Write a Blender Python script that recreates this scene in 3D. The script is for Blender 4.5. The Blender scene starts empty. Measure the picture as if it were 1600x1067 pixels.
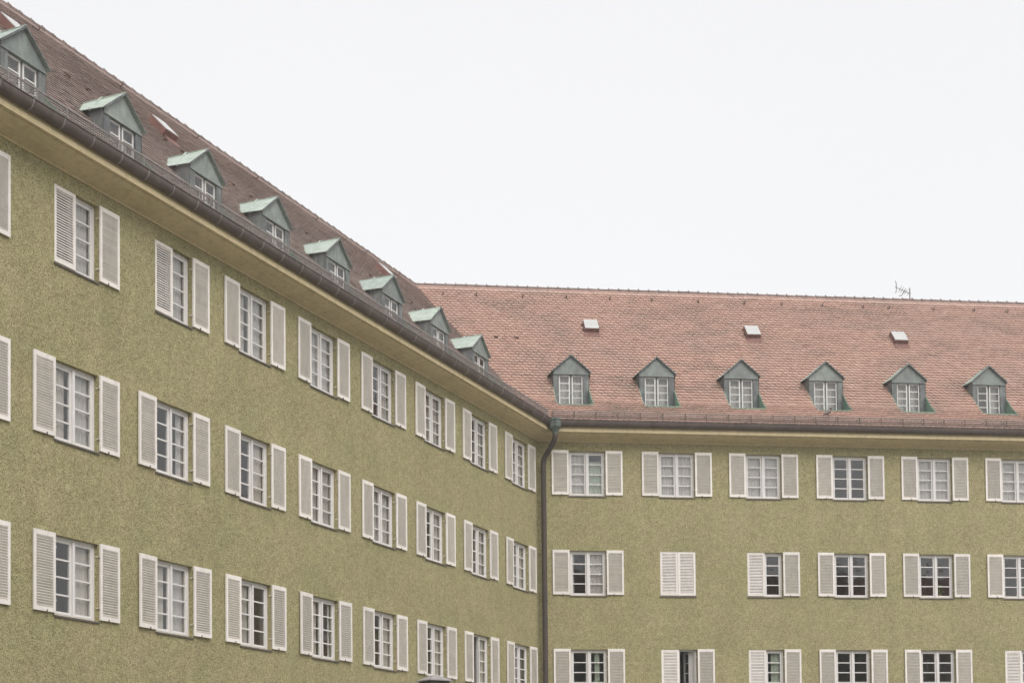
import bpy, bmesh, math, random
import numpy as np
from mathutils import Matrix, Vector
random.seed(7); RNG = np.random.default_rng(11)
scene = bpy.context.scene
COL = scene.collection

# ------------------------------------------------------------------ camera
H0 = 1.6                                   # eye height above the court
PITCH, ROLL = 0.0326, -0.0103
cam_d = bpy.data.cameras.new('camera'); cam = bpy.data.objects.new('camera', cam_d); COL.objects.link(cam)
cam_d.sensor_width = 36.0; cam_d.sensor_fit = 'HORIZONTAL'
cam_d.lens = 2270.11 / 1600 * 36
cam_d.shift_y = (1181.14 - 533.5) / 1600   # architectural rise
cam_d.clip_end = 3000
r0 = Vector((1, 0, 0)); u0 = Vector((0, -math.sin(PITCH), math.cos(PITCH)))
rt = r0 * math.cos(ROLL) + u0 * math.sin(ROLL); up = -r0 * math.sin(ROLL) + u0 * math.cos(ROLL)
bk = rt.cross(up)
M = Matrix((rt, up, bk)).transposed().to_4x4(); M.translation = (0, 0, H0)
cam.matrix_world = M
scene.camera = cam

# ------------------------------------------------------------------ sky, sun, exposure
SUN_EL, SUN_AZ = math.radians(48), math.radians(150)      # azimuth clockwise from +Y
world = bpy.data.worlds.new('World'); scene.world = world; world.use_nodes = True
wn = world.node_tree.nodes; wl = world.node_tree.links; wn.clear()
wo = wn.new('ShaderNodeOutputWorld'); add = wn.new('ShaderNodeAddShader')
b1 = wn.new('ShaderNodeBackground'); b2 = wn.new('ShaderNodeBackground')
sk = wn.new('ShaderNodeTexSky'); sk.sky_type = 'NISHITA'; sk.sun_disc = False
sk.sun_elevation = SUN_EL; sk.sun_rotation = SUN_AZ; sk.dust_density = 4.0; sk.air_density = 1.0
hs = wn.new('ShaderNodeHueSaturation'); hs.inputs['Saturation'].default_value = 0.25
wl.new(sk.outputs[0], hs.inputs['Color']); wl.new(hs.outputs[0], b1.inputs[0])
b1.inputs[1].default_value = 0.06
b2.inputs[1].default_value = 0.765   # closed cloud cover
cn = wn.new('ShaderNodeTexNoise'); cn.inputs['Scale'].default_value = 1.6; cn.inputs['Detail'].default_value = 3
cr_ = wn.new('ShaderNodeValToRGB'); cr_.color_ramp.elements[0].position = .3; cr_.color_ramp.elements[1].position = .7
cr_.color_ramp.elements[0].color = (0.925, 0.922, 0.925, 1); cr_.color_ramp.elements[1].color = (0.965, 0.958, 0.955, 1)
tc_ = wn.new('ShaderNodeTexCoord'); wl.new(tc_.outputs['Generated'], cn.inputs['Vector']); wl.new(cn.outputs['Fac'], cr_.inputs[0]); wl.new(cr_.outputs[0], b2.inputs[0])
wl.new(b1.outputs[0], add.inputs[0]); wl.new(b2.outputs[0], add.inputs[1]); wl.new(add.outputs[0], wo.inputs[0])
sd = bpy.data.lights.new('sun', 'SUN'); sun = bpy.data.objects.new('sun', sd); COL.objects.link(sun)
sd.energy = 1.5; sd.angle = math.radians(40); sd.color = (1.0, 0.97, 0.93)
sv = Vector((math.sin(SUN_AZ) * math.cos(SUN_EL), math.cos(SUN_AZ) * math.cos(SUN_EL), math.sin(SUN_EL)))
sun.rotation_euler = sv.to_track_quat('Z', 'Y').to_euler(); sun.location = (10, -20, 60)
scene.view_settings.view_transform = 'Standard'; scene.view_settings.look = 'None'
scene.view_settings.exposure = 0.09; scene.view_settings.gamma = 1.0
scene.view_settings.use_curve_mapping = False

# ------------------------------------------------------------------ node helpers / materials
def newmat(name):
    m = bpy.data.materials.new(name); m.use_nodes = True
    nt = m.node_tree; p = nt.nodes['Principled BSDF']
    return m, nt, p
def N(nt, t, **kw):
    n = nt.nodes.new(t)
    for k, v in kw.items():
        if k in n.inputs: n.inputs[k].default_value = v
        else: setattr(n, k, v)
    return n
def ramp(nt, fac, stops):
    r = nt.nodes.new('ShaderNodeValToRGB'); e = r.color_ramp.elements
    while len(e) < len(stops): e.new(0.5)
    for i, (p, c) in enumerate(stops): e[i].position = p; e[i].color = (*c, 1)
    nt.links.new(fac, r.inputs[0]); return r.outputs[0]
def mix(nt, fac, a, b, mode='MIX'):
    m = nt.nodes.new('ShaderNodeMix'); m.data_type = 'RGBA'; m.blend_type = mode
    for s, v in ((m.inputs[0], fac), (m.inputs[6], a), (m.inputs[7], b)):
        if isinstance(v, (int, float)): s.default_value = v
        elif isinstance(v, tuple): s.default_value = (*v, 1)
        else: nt.links.new(v, s)
    return m.outputs[2]
def noise(nt, vec, scale, detail=4, rough=0.55):
    n = N(nt, 'ShaderNodeTexNoise', Scale=scale, Detail=detail, Roughness=rough)
    if vec is not None: nt.links.new(vec, n.inputs['Vector'])
    return n.outputs['Fac']
def mapping(nt, vec, scale=(1, 1, 1)):
    m = N(nt, 'ShaderNodeMapping'); m.inputs['Scale'].default_value = scale
    nt.links.new(vec, m.inputs['Vector']); return m.outputs[0]
def objco(nt): return nt.nodes.new('ShaderNodeTexCoord').outputs['Object']
def worldco(nt): return nt.nodes.new('ShaderNodeNewGeometry').outputs['Position']
def bump(nt, p, h, strength, dist):
    b = N(nt, 'ShaderNodeBump', Strength=strength, Distance=dist)
    nt.links.new(h, b.inputs['Height']); nt.links.new(b.outputs[0], p.inputs['Normal'])

def mat_plaster():
    m, nt, p = newmat('olive_roughcast'); v = objco(nt)
    fine = noise(nt, v, 38, 3, 0.6)
    mid = noise(nt, v, 11, 3, 0.6)
    big = noise(nt, mapping(nt, v, (0.35, 0.35, 0.5)), 1.0, 5, 0.6)
    streak = noise(nt, mapping(nt, v, (2.2, 2.2, 0.22)), 1.0, 4, 0.6)
    base = ramp(nt, fine, [(0.28, (0.120, 0.102, 0.046)), (0.43, (0.335, 0.302, 0.166)), (0.60, (0.435, 0.397, 0.238)), (0.73, (0.59, 0.545, 0.36))])
    base = mix(nt, 0.35, base, ramp(nt, mid, [(0.35, (0.62, 0.62, 0.60)), (0.65, (1.2, 1.2, 1.2))]), 'MULTIPLY')
    base = mix(nt, 0.55, base, ramp(nt, big, [(0.3, (0.80, 0.83, 0.74)), (0.7, (1.12, 1.09, 1.08))]), 'MULTIPLY')
    base = mix(nt, 0.35, base, ramp(nt, streak, [(0.35, (0.84, 0.85, 0.80)), (0.65, (1.07, 1.06, 1.05))]), 'MULTIPLY')
    hue = noise(nt, mapping(nt, v, (0.9, 0.9, 1.1)), 1.3, 3, 0.5)
    base = mix(nt, 0.8, base, ramp(nt, hue, [(0.36, (1.025, 1.03, 0.98)), (0.64, (1.10, 1.045, 1.06))]), 'MULTIPLY')
    nt.links.new(base, p.inputs['Base Color']); p.inputs['Roughness'].default_value = 0.95
    p.inputs['Specular IOR Level'].default_value = 0.15
    bump(nt, p, fine, 0.9, 0.03); return m

def mat_plain(name, c, rough=0.6, var=0.12, scale=6.0, spec=0.3, dirt=None, bstr=0.0, metallic=0.0, objvar=0.0):
    m, nt, p = newmat(name); v = worldco(nt)
    n = noise(nt, v, scale, 5, 0.6)
    lo = tuple(x * (1 - var) for x in c); hi = tuple(min(1, x * (1 + var)) for x in c)
    col = ramp(nt, n, [(0.3, lo), (0.7, hi)])
    if dirt:
        d = noise(nt, mapping(nt, v, (3, 3, 1.0)), 2.3, 6, 0.7)
        col = mix(nt, ramp(nt, d, [(0.50, (0, 0, 0)), (0.72, (0.7, 0.7, 0.7))]), col, dirt)
    if objvar:
        oi = nt.nodes.new('ShaderNodeObjectInfo')
        col = mix(nt, 1.0, col, ramp(nt, oi.outputs['Random'], [(0, (1 - objvar,) * 3), (1, (1 + objvar * .5, 1 + objvar * .45, 1 + objvar * .4))]), 'MULTIPLY')
    nt.links.new(col, p.inputs['Base Color']); p.inputs['Roughness'].default_value = rough
    p.inputs['Specular IOR Level'].default_value = spec; p.inputs['Metallic'].default_value = metallic
    if bstr: bump(nt, p, n, bstr, 0.01)
    return m

def mat_tiles(name, stops, moss, sheen=0.08):
    m, nt, p = newmat(name); v = objco(nt)
    a = N(nt, 'ShaderNodeAttribute', attribute_name='tint')
    base = ramp(nt, a.outputs['Fac'], stops)
    g = noise(nt, v, 9, 4, 0.6)
    base = mix(nt, 0.5, base, ramp(nt, g, [(0.3, (0.82, 0.80, 0.78)), (0.7, (1.12, 1.13, 1.14))]), 'MULTIPLY')
    # lichen and soot patches with a shape of their own
    l = noise(nt, mapping(nt, v, (0.55, 0.9, 0.9)), 1.0, 6, 0.68)
    l2 = noise(nt, v, 14, 3, 0.7)
    lm = mix(nt, 1.0, ramp(nt, l, [(0.47, (0, 0, 0)), (0.66, (1, 1, 1))]), ramp(nt, l2, [(0.42, (0, 0, 0)), (0.60, (1, 1, 1))]), 'MULTIPLY')
    base = mix(nt, lm, base, moss)
    w = noise(nt, v, 0.45, 4, 0.5)
    base = mix(nt, ramp(nt, w, [(0.35, (0, 0, 0)), (0.75, (0.45,) * 3)]), base, (0.34, 0.25, 0.205))
    nt.links.new(base, p.inputs['Base Color']); p.inputs['Roughness'].default_value = 0.7
    p.inputs['Specular IOR Level'].default_value = 0.35
    p.inputs['Sheen Weight'].default_value = sheen; p.inputs['Sheen Roughness'].default_value = 0.45  # sheen weight, raised on the grey tiles to make them look more lit
    bump(nt, p, g, 0.3, 0.01); return m

def mat_copper(name, lo, hi, streak, sfac=0.6):
    m, nt, p = newmat(name); v = worldco(nt)
    n = noise(nt, v, 3.5, 6, 0.65); s = noise(nt, mapping(nt, v, (5, 5, 1.6)), 1.5, 6, 0.7)
    base = ramp(nt, n, [(0.32, lo), (0.68, hi)])
    base = mix(nt, ramp(nt, s, [(0.50, (0, 0, 0)), (0.66, (sfac,) * 3)]), base, streak)
    oi = nt.nodes.new('ShaderNodeObjectInfo')
    base = mix(nt, 1.0, base, ramp(nt, oi.outputs['Random'], [(0, (0.84, 0.85, 0.86)), (1, (1.16, 1.17, 1.14))]), 'MULTIPLY')
    nt.links.new(base, p.inputs['Base Color']); p.inputs['Roughness'].default_value = 0.6
    p.inputs['Specular IOR Level'].default_value = 0.35
    bump(nt, p, n, 0.25, 0.02); return m

def mat_glass():
    m, nt, p = newmat('window_glass'); nt.nodes.remove(p)
    out = nt.nodes['Material Output']
    tr = N(nt, 'ShaderNodeBsdfTransparent'); tr.inputs[0].default_value = (0.95, 0.95, 0.94, 1)
    gl = N(nt, 'ShaderNodeBsdfGlossy', Roughness=0.015)
    fr = N(nt, 'ShaderNodeFresnel', IOR=1.95)
    mx = nt.nodes.new('ShaderNodeMixShader')
    v = worldco(nt); n = noise(nt, v, 2.2, 2, 0.5)
    b = N(nt, 'ShaderNodeBump', Strength=0.06, Distance=0.05); nt.links.new(n, b.inputs['Height'])
    nt.links.new(b.outputs[0], gl.inputs['Normal'])
    ge = nt.nodes.new('ShaderNodeNewGeometry'); inv = N(nt, 'ShaderNodeMath', operation='SUBTRACT'); inv.inputs[0].default_value = 1.0
    mu = N(nt, 'ShaderNodeMath', operation='MULTIPLY'); nt.links.new(ge.outputs['Backfacing'], inv.inputs[1])
    nt.links.new(fr.outputs[0], mu.inputs[0]); nt.links.new(inv.outputs[0], mu.inputs[1])
    nt.links.new(mu.outputs[0], mx.inputs[0]); nt.links.new(tr.outputs[0], mx.inputs[1]); nt.links.new(gl.outputs[0], mx.inputs[2])
    nt.links.new(mx.outputs[0], out.inputs[0]); return m

def mat_curtain(name, c):
    m, nt, p = newmat(name); out = nt.nodes['Material Output']
    p.inputs['Base Color'].default_value = (*c, 1); p.inputs['Roughness'].default_value = 0.9
    t = N(nt, 'ShaderNodeBsdfTranslucent'); t.inputs[0].default_value = (*c, 1)
    mx = nt.nodes.new('ShaderNodeMixShader'); mx.inputs[0].default_value = 0.3
    nt.links.new(p.outputs[0], mx.inputs[1]); nt.links.new(t.outputs[0], mx.inputs[2]); nt.links.new(mx.outputs[0], out.inputs[0])
    return m

MT = dict(
    plaster=mat_plaster(),
    cornice=mat_plain('cream_cornice', (0.62, 0.515, 0.32), 0.8, 0.08, 2.5, 0.2, dirt=(0.42, 0.335, 0.19), bstr=0.1),
    shutter=mat_plain('shutter_paint', (0.86, 0.81, 0.765), 0.55, 0.05, 5.0, 0.3, dirt=(0.70, 0.645, 0.59), objvar=0.09),
    frame=mat_plain('window_paint', (0.74, 0.715, 0.70), 0.45, 0.04, 5.0, 0.35, objvar=0.04),
    sill=mat_plain('sill_zinc', (0.12, 0.105, 0.095), 0.5, 0.2, 6.0, 0.4),
    bracket=mat_plain('zinc_bracket', (0.24, 0.22, 0.205), 0.5, 0.2, 6.0, 0.4),
    iron=mat_plain('painted_iron', (0.66, 0.62, 0.52), 0.5, 0.2, 20.0, 0.4),
    rail=mat_plain('grey_rail', (0.25, 0.225, 0.21), 0.6, 0.25, 10.0, 0.3),
    dark_iron=mat_plain('rusty_iron', (0.12, 0.09, 0.07), 0.7, 0.3, 20.0, 0.3),
    tiles=mat_tiles('clay_roof_tiles', [(0.0, (0.29, 0.16, 0.12)), (0.2, (0.41, 0.245, 0.19)), (0.6, (0.485, 0.305, 0.24)), (0.9, (0.53, 0.355, 0.29)), (1.0, (0.51, 0.275, 0.185))], (0.15, 0.12, 0.09)),
    tiles_grey=mat_tiles('grey_roof_tiles', [(0.0, (0.33, 0.25, 0.225)), (0.2, (0.45, 0.355, 0.325)), (0.6, (0.53, 0.43, 0.395)), (0.9, (0.60, 0.495, 0.46)), (1.0, (0.52, 0.38, 0.32))], (0.24, 0.205, 0.175), 0.35),  # greyer tile tone for the left wing
    pipe=mat_plain('dark_downpipe', (0.068, 0.052, 0.042), 0.5, 0.2, 3.0, 0.4),
    hopper=mat_copper('hopper_patina', (0.085, 0.10, 0.088), (0.19, 0.24, 0.20), (0.06, 0.06, 0.055), 0.7),
    ridge=mat_plain('ridge_clay', (0.22, 0.165, 0.15), 0.85, 0.25, 5.0, 0.2, dirt=(0.15, 0.125, 0.115), objvar=0.15),
    lime_grey=mat_plain('grey_ridge_course', (0.30, 0.235, 0.21), 0.85, 0.2, 4.0, 0.2),  # darker, greyer ridge course for the left wing
    lime=mat_plain('ridge_course_clay', (0.48, 0.35, 0.30), 0.85, 0.15, 4.0, 0.2),
    vent=mat_plain('vent_clay', (0.14, 0.092, 0.075), 0.85, 0.25, 8.0, 0.2),
    deck=mat_plain('roof_deck', (0.16, 0.10, 0.08), 0.9, 0.2, 3.0, 0.1),
    copper_roof=mat_copper('mint_patina', (0.33, 0.385, 0.34), (0.45, 0.505, 0.455), (0.24, 0.285, 0.25), 0.65),
    copper_face=mat_copper('slate_patina', (0.095, 0.10, 0.104), (0.165, 0.172, 0.172), (0.28, 0.315, 0.295), 0.6),
    copper_gable=mat_copper('pale_gable_patina', (0.175, 0.19, 0.183), (0.27, 0.295, 0.28), (0.33, 0.38, 0.345), 0.6),
    copper_edge=mat_copper('green_patina', (0.17, 0.24, 0.185), (0.24, 0.35, 0.265), (0.16, 0.17, 0.15), 0.5),
    gutter=mat_plain('brown_gutter_copper', (0.115, 0.086, 0.075), 0.55, 0.22, 3.0, 0.4, dirt=(0.15, 0.125, 0.11)),
    glass=mat_glass(),
    sky_glass=mat_plain('opal_skylight', (0.50, 0.50, 0.49), 0.3, 0.06, 3.0, 0.6),
    sheer=mat_curtain('sheer_curtain', (0.70, 0.67, 0.65)),
    curtain=mat_curtain('cream_curtain', (0.72, 0.68, 0.62)),
    green_curtain=mat_curtain('greenish_curtain', (0.52, 0.60, 0.50)),
    room=mat_plain('room_walls', (0.42, 0.37, 0.33), 0.9, 0.1, 1.0, 0.1),
    red_frame=mat_plain('red_skylight_flashing', (0.20, 0.105, 0.088), 0.6, 0.2, 6.0, 0.3),
    mesh=mat_plain('snow_guard_metal', (0.22, 0.19, 0.175), 0.6, 0.3, 10.0, 0.3),
    steel=mat_plain('aerial_steel', (0.20, 0.20, 0.19), 0.4, 0.2, 10.0, 0.5),
    ground=mat_plain('court_ground', (0.20, 0.195, 0.16), 0.95, 0.3, 0.6, 0.1),
    bark=mat_plain('bark', (0.10, 0.08, 0.06), 0.9, 0.3, 8.0, 0.1),
    leaf=mat_plain('foliage', (0.055, 0.085, 0.035), 0.7, 0.4, 1.2, 0.2),
    lamp_metal=mat_plain('lamp_metal', (0.075, 0.055, 0.042), 0.5, 0.25, 12.0, 0.4),
    lamp_hood=mat_plain('lamp_hood', (0.30, 0.28, 0.275), 0.5, 0.12, 8.0, 0.4),
    pigeon=mat_plain('pigeon_feathers', (0.20, 0.17, 0.16), 0.8, 0.35, 14.0, 0.2),
    pot=mat_plain('clay_pot', (0.35, 0.17, 0.10), 0.8, 0.1, 10.0, 0.2),
    plant=mat_plain('house_plant', (0.09, 0.16, 0.05), 0.6, 0.4, 20.0, 0.3),
    red_roof=mat_plain('opposite_roof', (0.30, 0.14, 0.10), 0.9, 0.25, 1.5, 0.1),
)

# ------------------------------------------------------------------ mesh helpers
class MB:
    def __init__(s): s.v = []; s.f = []
    def add(s, vs, fs):
        o = len(s.v); s.v += [tuple(p) for p in vs]; s.f += [tuple(i + o for i in f) for f in fs]; return s
    def quad(s, *p): return s.add(p, [tuple(range(len(p)))])
    def box(s, x0, x1, y0, y1, z0, z1):
        return s.add([(x0, y0, z0), (x1, y0, z0), (x1, y1, z0), (x0, y1, z0), (x0, y0, z1), (x1, y0, z1), (x1, y1, z1), (x0, y1, z1)],
                     [(0, 3, 2, 1), (4, 5, 6, 7), (0, 1, 5, 4), (1, 2, 6, 5), (2, 3, 7, 6), (3, 0, 4, 7)])
    def bar(s, a, b, w, h=None):
        """square bar from a to b"""
        a = Vector(a); b = Vector(b); d = (b - a).normalized(); h = h or w
        x = d.cross(Vector((0, 0, 1)))
        x = x.normalized() if x.length > 1e-4 else Vector((1, 0, 0))
        y = x.cross(d); x *= w / 2; y *= h / 2
        vs = [a - x - y, a + x - y, a + x + y, a - x + y, b - x - y, b + x - y, b + x + y, b - x + y]
        return s.add(vs, [(0, 1, 2, 3), (7, 6, 5, 4), (0, 4, 5, 1), (1, 5, 6, 2), (2, 6, 7, 3), (3, 7, 4, 0)])
    def tube(s, pts, rad, n=10, cap=True):
        pts = [Vector(p) for p in pts]
        rad = [rad] * len(pts) if isinstance(rad, (int, float)) else rad
        rings = []; prev = None
        for i, p in enumerate(pts):
            d = (pts[min(i + 1, len(pts) - 1)] - pts[max(i - 1, 0)]).normalized()
            if prev is None:
                x = d.cross(Vector((0, 0, 1)))
                if x.length < 1e-3: x = Vector((1, 0, 0))
            else: x = prev - d * prev.dot(d)
            x.normalize(); prev = x; y = d.cross(x)
            rings.append([p + (x * math.cos(2 * math.pi * k / n) + y * math.sin(2 * math.pi * k / n)) * rad[i] for k in range(n)])
        vs = [q for r in rings for q in r]; fs = []
        for i in range(len(pts) - 1):
            for k in range(n):
                a = i * n + k; b = i * n + (k + 1) % n
                fs.append((a, b, b + n, a + n))
        if cap: fs += [tuple(range(n - 1, -1, -1)), tuple(range((len(pts) - 1) * n, len(pts) * n))]
        return s.add(vs, fs)
    def mesh(s, name, mat, smooth=False):
        me = bpy.data.meshes.new(name); me.from_pydata(s.v, [], s.f); me.materials.append(MT[mat])
        if smooth: me.polygons.foreach_set('use_smooth', [True] * len(me.polygons))
        me.update(); return me
    def build(s, name, mat, parent=None, loc=(0, 0, 0), smooth=False):
        return obj(name, s.mesh(name, mat, smooth), parent, loc)
def obj(name, me, parent=None, loc=(0, 0, 0), rotz=0.0):
    o = bpy.data.objects.new(name, me); COL.objects.link(o)
    if parent: o.parent = parent
    o.location = loc
    if rotz: o.rotation_euler = (0, 0, rotz)
    return o
def tag(o, label=None, cat=None, group=None, kind=None):
    for k, v in (('label', label), ('category', cat), ('group', group), ('kind', kind)):
        if v: o[k] = v
    return o
def empty(name, loc=(0, 0, 0), rotz=0.0):
    return obj(name, None, None, loc, rotz)

# ------------------------------------------------------------------ layout constants (metres)
CX, CY = 0.9403, 45.1162                       # inner corner of the two facades
A_L, A_R = 0.4214, 1.4515                      # facade directions, clockwise from the view axis
KV = math.tan((A_R - A_L) / 2)                 # valley: x = +-KV*y
WALL = 0.045                                   # wall face behind the shutter fronts
ROWS = [z + H0 for z in (11.057, 7.918, 4.818)]   # shutter tops
LCOLS = [-23.95, -21.135, -18.325, -15.525, -12.708, -9.872, -7.062, -4.252, -1.408]
RCOLS = [1.524, 4.403, 7.229, 10.089, 12.923, 15.767]
LDORM = [-21.04, -18.22, -15.42, -12.65, -9.81, -6.95, -4.10, -1.33]
RDORM = [1.27, 4.10, 6.93, 9.80, 12.65, 15.46]
X_L0, X_R1 = -31.0, 27.0
EAVE_Y, EAVE_Z = -0.62, 11.78 + H0
SL1 = 0.72                                     # sprocketed foot of the roof
KINK_Y = 0.9; KINK_Z = EAVE_Z + SL1 * (KINK_Y - EAVE_Y)
RIDGE_Y, RIDGE_Z = 6.2, 18.36 + H0
SL2 = (RIDGE_Z - KINK_Z) / (RIDGE_Y - KINK_Y)
def zr(y):
    return EAVE_Z + SL1 * (y - EAVE_Y) if y < KINK_Y else KINK_Z + SL2 * (y - KINK_Y)
OW, SH_H, SH_W = 1.15, 1.40, 0.54              # opening width, shutter size
OP_T, OP_B = 0.015, 1.425                      # opening below the shutter top line

# ------------------------------------------------------------------ ground
g = MB().quad((-900, -900, 0), (900, -900, 0), (900, 900, 0), (-900, 900, 0)).build('ground', 'ground')
tag(g, kind='structure')

# ------------------------------------------------------------------ shared part meshes
def window_meshes():
    hh = OP_B - OP_T
    f = MB(); y0, y1 = 0.09, 0.15; w = OW / 2 - .001
    f.box(-w, -.525, y0, y1, 0.001, hh - .001); f.box(.525, w, y0, y1, 0.001, hh - .001)
    f.box(-.525, .525, y0, y1, hh - .05, hh - .001); f.box(-.525, .525, y0, y1, 0.001, .03)
    f.box(-.0275, .0275, y0 - .022, y1, -.012, hh - .05)
    c = MB(); x0, x1, z0, z1 = -.5245, -.028, .0305, hh - .0505; y0, y1 = .103, .145
    c.box(x0, x0 + .048, y0, y1, z0, z1); c.box(x1 - .048, x1, y0, y1, z0, z1)
    c.box(x0 + .048, x1 - .048, y0, y1, z1 - .05, z1); c.box(x0 + .048, x1 - .048, y0, y1, z0, z0 + .055)
    c.box(x0 + .02, x1 - .02, y0 - .018, y0, z0 + .002, z0 + .025)            # weather bar
    zz0, zz1 = z0 + .055, z1 - .05; ph = (zz1 - zz0 - .09) / 4
    for k in range(3):
        zb = zz0 + (k + 1) * ph + k * .03
        c.box(x0 + .048, x1 - .048, y0 + .006, y1 - .004, zb, zb + .03)
    # shift so that the leaf hangs on its outer edge (x = 0 is the hinge)
    c.v = [(x - x0, y - y0, z) for x, y, z in c.v]
    p = MB().box(.0485, x1 - x0 - .0485, .018, .024, .0005, ph - .0005)
    return (f.mesh('window', 'frame'), c.mesh('casement', 'frame'), p.mesh('pane', 'glass'),
            [zz0 + k * (ph + .03) for k in range(4)], x0, x1 - x0, y0)
WIN_F, WIN_C, WIN_P, PZ, LX0, LW, LY0 = window_meshes()
WIN_C2 = None
def mirror_mesh(me, name):
    m = me.copy(); m.name = name
    for v in m.vertices: v.co.x = -v.co.x
    m.flip_normals(); return m
WIN_C2 = mirror_mesh(WIN_C, 'casement'); WIN_P2 = mirror_mesh(WIN_P, 'pane')
SILL = MB().box(-OW / 2 - .02, OW / 2 + .02, -.03, .105, -.030, -.013).box(-OW / 2 - .02, OW / 2 + .02, -.03, -.023, -.042, -.030).mesh('sill', 'sill')
def room_mesh():
    b = MB(); x, y0, y1, z0, z1 = 1.15, .32, 3.6, -.85, 1.85; w, h = OW / 2 + .03, OP_B - OP_T + .02
    b.quad((-x, y1, z0), (x, y1, z0), (x, y1, z1), (-x, y1, z1))
    b.quad((-x, y0, z0), (-x, y1, z0), (-x, y1, z1), (-x, y0, z1)); b.quad((x, y0, z0), (x, y1, z0), (x, y1, z1), (x, y0, z1))
    b.quad((-x, y0, z0), (x, y0, z0), (x, y1, z0), (-x, y1, z0)); b.quad((-x, y0, z1), (x, y0, z1), (x, y1, z1), (-x, y1, z1))
    b.quad((-x, y0, z0), (-w, y0, z0), (-w, y0, z1), (-x, y0, z1)); b.quad((w, y0, z0), (x, y0, z0), (x, y0, z1), (w, y0, z1))
    b.quad((-w, y0, z0), (w, y0, z0), (w, y0, -.02), (-w, y0, -.02)); b.quad((-w, y0, h), (w, y0, h), (w, y0, z1), (-w, y0, z1))
    for (xa, ya, xb, yb) in ((-w, .15, -w, y0), (w, .15, w, y0)):
        b.quad((xa, ya, -.02), (xb, yb, -.02), (xb, yb, h), (xa, ya, h))
    b.quad((-w, .15, -.02), (w, .15, -.02), (w, y0, -.02), (-w, y0, -.02)); b.quad((-w, .15, h), (w, .15, h), (w, y0, h), (-w, y0, h))
    return b.mesh('room', 'room')
ROOM = room_mesh()
def curtain_mesh(x0, x1, z0, z1, mat, seed, amp=.010):
    r = random.Random(seed); n = max(8, int((x1 - x0) * 70)); b = MB(); ph = r.random() * 6
    wl_ = r.uniform(.09, .15); top = []; bot = []
    for i in range(n + 1):
        x = x0 + (x1 - x0) * i / n
        y = amp * math.sin(2 * math.pi * x / wl_ + ph) + amp * .5 * math.sin(2 * math.pi * x / (wl_ * 2.3) + ph * 2)
        top.append((x, .19 + y, z1)); bot.append((x, .19 + y * 1.1, z0))
    b.v = bot + top; b.f = [(i, i + 1, n + 2 + i, n + 1 + i) for i in range(n)]
    return b.mesh('curtain', mat, True)
NSLAT = 26
def shutter_meshes(w):
    """hinge edge at x=0, leaf runs to +x, front (street side when closed) at y=0; z=0 is the bottom"""
    t = .034; st, tr, br = (.056 if w < .55 else .066), .085, .072
    f = MB().box(0, st, 0, t, 0, SH_H).box(w - st, w, 0, t, 0, SH_H)
    f.box(st, w - st, 0, t, SH_H - tr, SH_H).box(st, w - st, 0, t, 0, br)
    pit = (SH_H - tr - br) / NSLAT
    s = MB(); hw = (w - 2 * st) / 2 - .0005; a = math.radians(44); cl = .046; th = .009
    cy, sy = math.cos(a) * cl / 2, math.sin(a) * cl / 2; ny, nz = -math.sin(a) * th / 2, math.cos(a) * th / 2
    sec = [(-cy - ny, -sy - nz), (cy - ny, sy - nz), (cy + ny, sy + nz), (-cy + ny, -sy + nz)]
    sec = [(y * .8, z) for y, z in sec]
    s.add([(-hw, y, z) for y, z in sec] + [(hw, y, z) for y, z in sec], [(0, 3, 2, 1), (4, 5, 6, 7), (0, 1, 5, 4), (1, 2, 6, 5), (2, 3, 7, 6), (3, 0, 4, 7)])
    zs = [br + pit * (k + .5) for k in range(NSLAT)]
    allm = MB()
    for z in zs: allm.add([(x + w / 2, y + t / 2, zz + z) for x, y, zz in s.v], s.f)
    return f.mesh('shutter', 'shutter'), s.mesh('slat', 'shutter'), allm.mesh('slats', 'shutter'), zs, w, t
SH_OPEN = shutter_meshes(SH_W); SH_CLOSED = shutter_meshes(0.566)
HINGE = MB().box(-.03, .03, -.008, .008, -.012, .012).box(-.03, -.018, -.008, .075, -.012, .012).box(.016, .034, -.014, .014, -.03, .03).mesh('hinge', 'iron')
HINGE2 = HINGE.copy()
for v_ in HINGE2.vertices: v_.co.y = -v_.co.y
CATCH = MB().box(-.006, .006, -.012, .03, -.012, .0).box(-.008, .008, -.016, -.006, -.045, .03).mesh('shutter_catch', 'dark_iron')

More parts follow.
